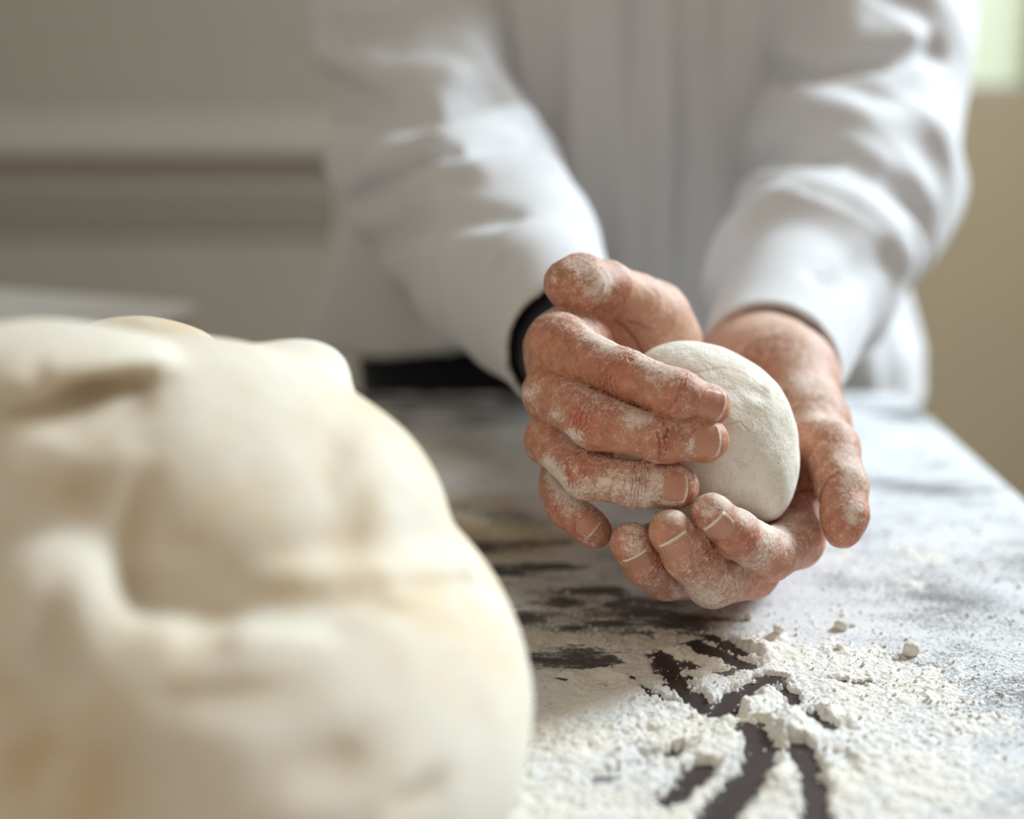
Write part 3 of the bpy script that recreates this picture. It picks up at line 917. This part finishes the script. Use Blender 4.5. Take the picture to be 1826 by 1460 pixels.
def nail(Hd, i, back, hint, length, width, white=0.0):
    """a nail plate laid round the finger's end: back = distance of its middle behind the tip centre"""
    c = Hd.fingers[i]; fn = finger_fn(Hd, i)
    tip = c[-1][0]
    t = tip - c[-3][0]; t /= np.linalg.norm(t)
    out = perp(t, np.asarray(hint, float)); side = np.cross(t, out)
    nu, nv = 19, 17
    u = np.linspace(-1, 1, nu); v = np.linspace(-1, 1, nv)
    U, W = np.meshgrid(u, v, indexing='ij')
    wid = np.where(U < 0, np.sqrt(np.clip(1 - np.abs(U) ** 3.0 * .86, 0, 1)), 1 - .06 * U ** 2)
    U2 = U - .16 * W ** 2 * U
    rr = c[-1][1] * 1.03
    axp = tip - t * back + (U2 * length / 2)[..., None] * t
    phi = W * wid * width / 2 / rr
    dirn = np.cos(phi)[..., None] * out + np.sin(phi)[..., None] * side
    q = (axp + dirn * rr).reshape(-1, 3); dr = dirn.reshape(-1, 3)
    lift = (.00030 - .0007 * sstep(.80, 1.0, np.maximum(np.abs(W), -U)) + .0005 * sstep(.5, 1, U)).ravel()
    for _ in range(14):
        vv = fn(q.astype(np.float32))
        q = q - dr * ((vv - lift) * .9)[:, None]
    V = np.concatenate([q, q - dr * .0007])
    i_ = np.arange(nu * nv).reshape(nu, nv); n = nu * nv
    Ft = np.stack([i_[:-1, :-1], i_[1:, :-1], i_[1:, 1:], i_[:-1, 1:]], -1).reshape(-1, 4)
    ring = np.concatenate([i_[:, 0], i_[-1, 1:], i_[-2::-1, -1], i_[0, -2:0:-1]]); rb = np.roll(ring, -1)
    Fq = np.concatenate([Ft, np.stack([ring, ring + n, rb + n, rb], 1), Ft[:, ::-1] + n])
    edge = np.maximum(np.abs(W), np.abs(U))
    ed = np.tile((sstep(.72, 1.0, edge) * (.62 + white)).ravel(), 2)
    tp = np.tile(sstep(.80, .95, U).ravel(), 2)
    if (normals(V, Ft)[:n] * dr).sum(1).mean() < 0: Fq = Fq[:, ::-1]
    return mesh_obj('fingernail', V, Fq, M_nail, person, porg, attrs={'edge': ed, 'tip': tp})
up = np.array([0, 0, 1.0])
nail(HA, 0, .0050, TO_CAM + up * .05, .0110, .0096)
nail(HA, 1, .0050, TO_CAM, .0106, .0102)
nail(HA, 2, .0044, TO_CAM, .0100, .0100, .2)
nail(HA, 3, .0022, TO_CAM + up * .1, .0080, .0075, .2)
nail(HB, 0, .0030, TO_CAM - up * .35, .0100, .0098, .35)
nail(HB, 1, .0035, TO_CAM - up * .35, .0100, .0108, .35)
nail(HB, 2, .0040, TO_CAM - up * .35, .0090, .0098, .45)

# ------------------------------------------------------------------ dough ball in the hands
BC = P(1256, 782, .577)
def ball(p):
    q = p - np.asarray(BC, np.float32)
    n = fbm(p[..., 0] * 48, p[..., 1] * 48, p[..., 2] * 48, oct=3)
    d = ell(p, BC, (.0368, .0362, .0362)) - .0019 * n
    # pinched top fold and a flat shoulder
    d = smin(d, ell(p, P(1215, 655, .570), (.017, .016, .0085)), .010)
    d = smin(d, ell(p, P(1366, 856, .568), (.0100, .016, .016)), .012)
    d = smax(d, -(cone(p, P(1175, 668, .545), P(1300, 655, .540), .0016, .0022)), .005)
    d = smax(d, -(cone(p, P(1300, 655, .540), P(1362, 700, .550), .0022, .0012)), .005)
    return d
def ball_cut(p):
    d = ball(p)
    h = np.minimum(FA(p), FB(p))
    return smax(d, -(h - .0002), .0015)
V, Q = surface_net(ball_cut, BC - .052, BC + .052, .0010)
V, Q = subdivide(V, Q)
N = normals(V, Q)
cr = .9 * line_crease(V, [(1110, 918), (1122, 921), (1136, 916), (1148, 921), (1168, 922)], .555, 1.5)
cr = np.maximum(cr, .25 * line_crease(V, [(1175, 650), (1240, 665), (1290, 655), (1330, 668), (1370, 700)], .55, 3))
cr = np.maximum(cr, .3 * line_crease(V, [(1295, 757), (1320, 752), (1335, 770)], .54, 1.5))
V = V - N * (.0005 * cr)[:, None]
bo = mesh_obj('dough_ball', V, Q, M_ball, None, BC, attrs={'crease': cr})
tag(bo, 'small round pale dough ball held between the two hands', 'dough')

# ------------------------------------------------------------------ the large dough in front
def dough(p):
    n = fbm(p[..., 0] * 14, p[..., 1] * 14, p[..., 2] * 14, oct=3)
    d = ell(p, P(430, 1290, .40), (.080, .095, .062))
    d = smin(d, ell(p, P(60, 1350, .42), (.12, .11, .055)), .02)
    d = smin(d, ell(p, P(690, 1180, .44), (.032, .05, .045)), .030)
    up_ = ell(p, P(395, 860, .425), (.052, .078, .0365))
    up_ = smin(up_, ell(p, P(585, 965, .43), (.0375, .06, .0400)), .012)
    up_ = smin(up_, ell(p, P(150, 850, .42), (.07, .07, .040)), .02)
    up_ = smax(up_, -ell(p, P(480, 1236, .33), (.075, .05, .0200)), .006)
    d = smin(d, up_, .003)
    d = smax(d, -cone(p, P(262, 1056, .335), P(600, 1062, .345), .0085, .0095), .003)
    d = smax(d, -cone(p, P(600, 1062, .345), P(835, 1030, .375), .0095, .0020), .003)
    lf = ell(p, P(110, 1090, .348), (.0200, .024, .019))
    d = smin(d, lf, .007)
    d = smin(d, ell(p, P(60, 650, .385), (.034, .030, .0100)), .012)
    d = smin(d, ell(p, P(545, 668, .47), (.014, .02, .010)), .012)
    d = smin(d, ell(p, P(245, 636, .505), (.030, .020, .0135)), .002)
    d = smax(d, TABLE_Z + .0005 - p[..., 2], .004)
    return d - .0035 * n
DENTS = []
for px, py, rx, ry, dp in ((160, 712, 100, 48, .017), (190, 1420, 110, 95, .010), (370, 1122, 44, 14, .0035), (400, 1245, 120, 24, .0020),
                           (590, 1372, 85, 45, .0028), (590, 820, 36, 60, .0022), (620, 950, 50, 60, .0025), (240, 950, 28, 90, .004),
                           (85, 1120, 34, 55, .004), (40, 1370, 50, 60, .006), (740, 1430, 45, 25, .003), (140, 880, 40, 25, .003)):
    ds = np.arange(.26, .62, .0015)
    ray = np.array([P(px, py, q) for q in ds]).astype(np.float32)
    hit = ds[np.argmax(dough(ray) < 0)]
    DENTS.append((P(px, py, hit), (R(rx, hit), dp, R(ry, hit))))
def on_surface(f, px, py):
    ds = np.arange(.26, .62, .0015)
    hit = np.argmax(f(np.array([P(px, py, q) for q in ds]).astype(np.float32)) < 0)
    return P(px, py, ds[hit])
CREASE = [on_surface(dough, *q) for q in ((258, 1050), (330, 1064), (420, 1068), (520, 1066), (600, 1062), (680, 1052), (760, 1042), (835, 1030))]
dough0 = dough
def dough(p):
    d = dough0(p)
    for k, (a, b) in enumerate(zip(CREASE[:-1], CREASE[1:])):
        m = cone(p, a, b, 0.0, 0.0)
        w_ = .0050 if k < 5 else .0036
        g = (.0075 if k < 5 else .0040) * np.exp(-(m / w_) ** 2)
        gg = g if k == 0 else np.maximum(gg, g)
    d = d + gg
    for c, r in DENTS:
        q = (p - np.asarray(c, np.float32)) / np.asarray((r[0], .03, r[2]), np.float32)
        w = .35 * vnoise(q[..., 0] * 2.1 + r[0] * 900, q[..., 2] * 2.1)
        d = d + r[1] * np.exp(-np.clip((q * q).sum(-1) * (1 + w) * 1.3, 0, 20))
    return d
lo = (-.26, .24, TABLE_Z - .004); hi = (.06, .56, TABLE_Z + .19)
V, Q = surface_net(dough, lo, hi, .0024)
V, Q = subdivide(V, Q)
Nn = normals(V, Q)
cr = .6 * line_crease(V, [(255, 1055), (420, 1066), (600, 1062), (720, 1040), (830, 1030)], .40, 14)  # crease tinted tan like the shade under the upper lobe
cr = np.maximum(cr, .55 * (((V - CAM) @ FWD) > .478) * (V[:, 0] < -.08) * (.9 + .6 * fbm(V[:, 0] * 60, V[:, 1] * 60, V[:, 2] * 60)))  # back lump tinted tan: its shade is painted in, no crease there
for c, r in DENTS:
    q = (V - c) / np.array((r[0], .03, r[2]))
    cr = np.maximum(cr, .45 * np.exp(-(q ** 2).sum(1) / 1.3))  # dents get the same shade tan painted in
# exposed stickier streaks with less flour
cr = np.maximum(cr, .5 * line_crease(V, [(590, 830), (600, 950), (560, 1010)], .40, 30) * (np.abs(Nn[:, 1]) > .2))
dorg = np.array([-.09, .40, TABLE_Z])
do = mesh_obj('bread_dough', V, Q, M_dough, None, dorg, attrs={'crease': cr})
tag(do, 'huge folded mound of pale bread dough in the left foreground', 'dough')

# ------------------------------------------------------------------ crumbs one can pick out
import random
rnd = random.Random(4)
def crumb(px, py, rpx, label, hz=.8):
    xy = T(px, py + rpx * .5)
    d = float(np.dot(np.array([xy[0], xy[1], TABLE_Z]) - CAM, FWD))
    r = R(rpx, d)
    c = np.array([xy[0], xy[1], TABLE_Z + r * hz * .75 + max(0, float(flour_height(np.array([xy[0]]), np.array([xy[1]]))[0]))])
    s = rnd.random() * 30
    def f(p):
        q = (p - np.asarray(c, np.float32)) / r
        return (ell(p, c, (r, r * .9, r * hz)) - r * .22 * fbm(q[..., 0] * 1.6 + s, q[..., 1] * 1.6, q[..., 2] * 1.6, oct=3))
    V, Q = surface_net(f, c - r * 1.6, c + r * 1.6, r / 8)
    o = mesh_obj('flour_crumb', V, Q, M_flour, None, c, attrs={'warm': np.full(len(V), .12)})
    tag(o, label, 'crumb', 'flour crumbs on the table')
crumb(1624, 1160, 15, 'largest pale flour crumb standing alone on the right of the table', 1.0)
crumb(1598, 1172, 6, 'tiny flour crumb touching the left foot of the largest crumb', .5)
crumb(1500, 1115, 13, 'yellowish flour crumb nearest the thumb side hand, behind the other crumbs')
crumb(1519, 1112, 8, 'small flat flour crumb just right of the yellowish one', .5)
crumb(1497, 1157, 7, 'small flour crumb midway between the yellowish crumb and the finger strokes')
crumb(1388, 1133, 10, 'rounded flour crumb behind the curved heap, below the cupped hand')
crumb(1335, 1100, 8, 'small flour crumb right below the cupped fingertips')

# ------------------------------------------------------------------ clothes
def mesh_cloth(name, f, lo, hi, h, mat, label=None, sub=False):
    V, Q = surface_net(f, lo, hi, h)
    if sub: V, Q = subdivide(V, Q)
    o = mesh_obj(name, V, Q, mat, person, porg)
    if label: o['label'] = label
    return o

def ridge(d, p, pts, r, k):
    """raise a soft fold along the points"""
    for (a, b) in zip(pts[:-1], pts[1:]):
        d = smin(d, cone(p, P(*a), P(*b), r, r), k)
    return d
def dent(d, p, pts, r, k):
    for (a, b) in zip(pts[:-1], pts[1:]):
        d = smax(d, -cone(p, P(*a), P(*b), r, r), k)
    return d

def drape(p, cf, el, seed):
    ax = ((el - cf) / np.linalg.norm(el - cf)).astype(np.float32)
    t = (p - np.asarray(cf, np.float32)) @ ax
    w = .35 * vnoise(p[..., 0] * 9 + seed, p[..., 1] * 9, p[..., 2] * 9)
    r = vnoise(t * 19 + w * 2.2 + seed, p[..., 0] * 7, p[..., 2] * 8 + seed)
    r2 = vnoise(t * 34 + w * 3 + seed * 2, p[..., 0] * 12 + 5, p[..., 2] * 12)
    return ((.45 - np.abs(r) * 1.6) * .0080 + (.4 - np.abs(r2)) * .0050) * sstep(.03, .14, t)
FOLDS_A = [([(575, 150), (680, 203), (800, 208), (885, 165)], .011, .014), ([(580, 95), (690, 140), (800, 135)], .010, -.008),
           ([(665, 288), (780, 255), (930, 212)], .010, -.010), ([(620, 365), (720, 322), (830, 278), (955, 262)], .006, .010),
           ([(745, 338), (860, 312), (975, 300)], .011, -.009), ([(650, 450), (770, 400), (900, 385)], .010, .005),
           ([(905, 0), (912, 70), (918, 150)], .008, .010), ([(780, 20), (700, 60), (590, 60)], .010, .006), ([(840, 90), (880, 30)], .014, -.006)]
FOLDS_B = [([(1325, 128), (1450, 145), (1590, 108), (1665, 92)], .008, .011), ([(1500, 20), (1530, 75), (1620, 70)], .016, -.008),
           ([(1300, 330), (1400, 268), (1510, 275), (1580, 322), (1655, 400)], .011, .014), ([(1430, 190), (1540, 215), (1670, 230)], .014, -.008),
           ([(1320, 410), (1440, 338), (1530, 372), (1605, 455)], .011, -.009), 
           ([(1580, 460), (1520, 490), (1470, 500)], .009, .003)]
def place_folds(f, folds):
    out = []
    ds = np.arange(.6, 1.12, .003)
    for pts, w_, a_ in folds:
        w3 = []
        for px, py in pts:
            v = f(np.array([P(px, py, q) for q in ds]).astype(np.float32))
            w3.append(P(px, py, ds[np.argmax(v < 0)]) if (v < 0).any() else P(px, py, ds[np.argmin(v)]))
        out.append((w3, w_, a_))
    return out
def add_folds(d, p, placed):
    for w3, w_, a_ in placed:
        m = None
        for a, b in zip(w3[:-1], w3[1:]):
            q = cone(p, a, b, 0.0, 0.0)
            m = q if m is None else np.minimum(m, q)
        d = d + 1.35 * a_ * np.exp(-(m / w_) ** 2)
    return d
PLACED = {}
def sleeve_A(p):
    n = fbm(p[..., 0] * 16, p[..., 1] * 16, p[..., 2] * 16, oct=2)
    cf, md, el = P(1030, 620, .664), P(893, 470, .80), ELB_A
    d = cone(p, cf, md, .0345, .050)
    d = smin(d, cone(p, md, el, .050, .067), .02)
    d = smin(d, cone(p, el, P(735, 40, 1.0), .064, .064), .03)
    d = smin(d, cone(p, P(735, 40, 1.0), SH_L, .064, .070), .03)
    # elbow drapes
    d = d - .003 * n - drape(p, cf, el, 3.3)
    if 'A' in PLACED: d = add_folds(d, p, PLACED['A'])
    d0 = d
    ax = (cf - md) / np.linalg.norm(cf - md)
    d = np.maximum(d, ((p - np.asarray(cf, np.float32)) @ ax.astype(np.float32)))
    t = (np.asarray(cf, np.float32) - p) @ ax.astype(np.float32)
    return np.maximum(d, -np.maximum(d0 + .0035, t - .07))
def sleeve_B(p):
    n = fbm(p[..., 0] * 16 + 5, p[..., 1] * 16, p[..., 2] * 16, oct=2)
    cf, md, el = P(1372, 655, .690), P(1438, 495, .81), ELB_B + np.array([-.004, 0, .010])
    d = cone(p, cf, md, .0345, .048)
    d = smin(d, cone(p, md, el, .048, .062), .02)
    d = smin(d, cone(p, el, P(1540, 40, 1.0), .062, .071), .03)
    d = smin(d, cone(p, P(1535, 40, 1.0), SH_R, .070, .074), .03)
    d = d - .003 * n - drape(p, cf, el, 8.1)
    if 'B' in PLACED: d = add_folds(d, p, PLACED['B'])
    d0 = d
    ax = (cf - md) / np.linalg.norm(cf - md)
    d = np.maximum(d, ((p - np.asarray(cf, np.float32)) @ ax.astype(np.float32)))
    t = (np.asarray(cf, np.float32) - p) @ ax.astype(np.float32)
    return np.maximum(d, -np.maximum(d0 + .0035, t - .07))
PLACED['B'] = place_folds(sleeve_B, FOLDS_B)
PLACED['A'] = place_folds(sleeve_A, FOLDS_A)
def box_of(pts, pad):
    a = np.array(pts); return a.min(0) - pad, a.max(0) + pad
lo, hi = box_of([P(1015, 610, .675), P(893, 470, .80), ELB_A, SH_L], .085)
mesh_cloth('sleeve', sleeve_A, lo, hi, .0022, M_jacket)
lo, hi = box_of([P(1372, 655, .690), P(1455, 500, .81), ELB_B, SH_R], .09)
mesh_cloth('sleeve', sleeve_B, lo, hi, .0022, M_jacket)

def cuff_ring(cf, md, ro, off):
    ax = (md - cf) / np.linalg.norm(md - cf)
    c = cf + ax * off
    def f(p):
        q = p - np.asarray(c, np.float32)
        t = q @ ax.astype(np.float32)
        r = np.sqrt(np.maximum((q * q).sum(-1) - t * t, 0))
        dr = np.abs(r - ro) - .0013; dt = np.abs(t) - .012
        return np.maximum(dr, dt) - .0006
    return f, c
for cf, md, ro, off in ((P(1044, 632, .662), P(893, 470, .80), .0275, .004),):
    f, c = cuff_ring(cf, md, ro, off)
    V, Q = surface_net(f, c - .045, c + .045, .0012)
    mesh_obj('cuff_band', V, Q, M_navy, person, porg)['label'] = 'dark navy inner cuff at the wrist'

def torso(p):
    zz = p[..., 2]
    x = p[..., 0] - PX; y = p[..., 1] - PY
    # half width and half depth against height
    wd = np.interp(zz, [.80, .90, 1.0, 1.12, 1.25, 1.38, 1.46, 1.50], [.252, .242, .205, .190, .185, .190, .13, .07]).astype(np.float32)
    dp = np.interp(zz, [.80, .90, 1.0, 1.12, 1.25, 1.38, 1.46, 1.50], [.135, .130, .118, .108, .112, .108, .085, .06]).astype(np.float32)
    ang = np.arctan2(y, x)
    fold = .0055 * np.sin(ang * 13 + 1.2 * np.sin(zz * 9)) * sstep(1.35, 1.0, zz) + .0025 * np.sin(ang * 23 + 1 + zz * 5)
    rr = np.sqrt((x / wd) ** 2 + (y / dp) ** 2)
    d = (rr - 1) * np.minimum(wd, dp) * .9 - fold
    # overlap of the two fronts
    seam = (x - .008)
    d = d - .0035 * sstep(.0015, -.0015, seam) * sstep(-.085, -.07, seam) * (y < 0)
    d = np.maximum(d, np.maximum(zz - 1.47, .918 - .075 * sstep(.10, .20, x) - zz + .006 * np.sin(ang * 5)))
    n = fbm(p[..., 0] * 10, p[..., 1] * 10, p[..., 2] * 6, oct=2)
    return d - .004 * n
mesh_cloth('jacket', torso, (PX - .28, PY - .17, .86), (PX + .28, PY + .17, 1.52), .0045, M_jacket)

# stand collar
def collar(p):
    q = p - np.array([PX, PY - .005, 1.475], np.float32)
    r = np.sqrt(q[..., 0] ** 2 + (q[..., 1]) ** 2)
    return np.maximum(np.abs(r - .070) - .004, np.abs(q[..., 2]) - .026)
mesh_cloth('collar', collar, (PX - .09, PY - .09, 1.44), (PX + .09, PY + .09, 1.51), .0035, M_jacket)

def trousers(p):
    d = ell(p, (PX, PY, .90), (.185, .112, .11))
    for s in (-1, 1):
        d = smin(d, cone(p, (PX + s * .092, PY, .88), (PX + s * .095, PY - .01, .50), .098, .080), .03)
        d = smin(d, cone(p, (PX + s * .095, PY - .01, .50), (PX + s * .100, PY + .01, .09), .080, .066), .02)
    return d
mesh_cloth('trousers', trousers, (PX - .24, PY - .16, .01), (PX + .24, PY + .16, 1.07), .009, M_black)
for s in (-1, 1):
    f = lambda p, s=s: np.maximum(smin(ell(p, (PX + s * .10, PY - .05, .035), (.048, .135, .048)), ell(p, (PX + s * .10, PY + .03, .05), (.045, .06, .06)), .02), .004 - p[..., 2])
    V, Q = surface_net(f, (PX + s * .10 - .07, PY - .22, -.01), (PX + s * .10 + .07, PY + .12, .13), .006)
    mesh_obj('shoe', V, Q, M_black, person, porg)

# ------------------------------------------------------------------ white container far left
cp = T(205, 742); ang = math.radians(37)
cl, cw, chh = .34, .105, .056
ux = np.array([-math.cos(ang), -math.sin(ang) * -.35]); ux /= np.linalg.norm(ux)
ux = np.array([-.93, .37]); uy = np.array([.87, .50]); uy = np.array([.37, .93])
ctr = np.array([*(cp + ux * cl / 2 + uy * cw / 2), TABLE_Z])
def tub(p):
    q = p - np.asarray(ctr, np.float32)
    a = np.abs(q[..., 0] * ux[0] + q[..., 1] * ux[1]) - (cl / 2 - .02)
    b = np.abs(q[..., 0] * uy[0] + q[..., 1] * uy[1]) - (cw / 2 - .02)
    d = np.sqrt(np.maximum(a, 0) ** 2 + np.maximum(b, 0) ** 2) + np.minimum(np.maximum(a, b), 0) - .02
    z = q[..., 2]
    d = d + .006 * (1 - z / chh)
    solid = np.maximum(d + .001, np.maximum(z - chh * .97, .0005 - z))  # top closed over so that it catches overhead light
    rim = np.maximum(np.abs(d) - .006, np.abs(z - chh + .003) - .003)
    return np.minimum(rim, solid)
V, Q = surface_net(tub, ctr - (.24, .20, .006), ctr + (.24, .20, .09), .0028)
tubo = mesh_obj('storage_container', V, Q, M_white, None, ctr)
tag(tubo, 'blurred white container, closed on top to catch light, at the far left of the table, behind the big dough', 'container')
print('SCRIPT DONE', len(VA), len(VB), nA + nB + len(Vc))
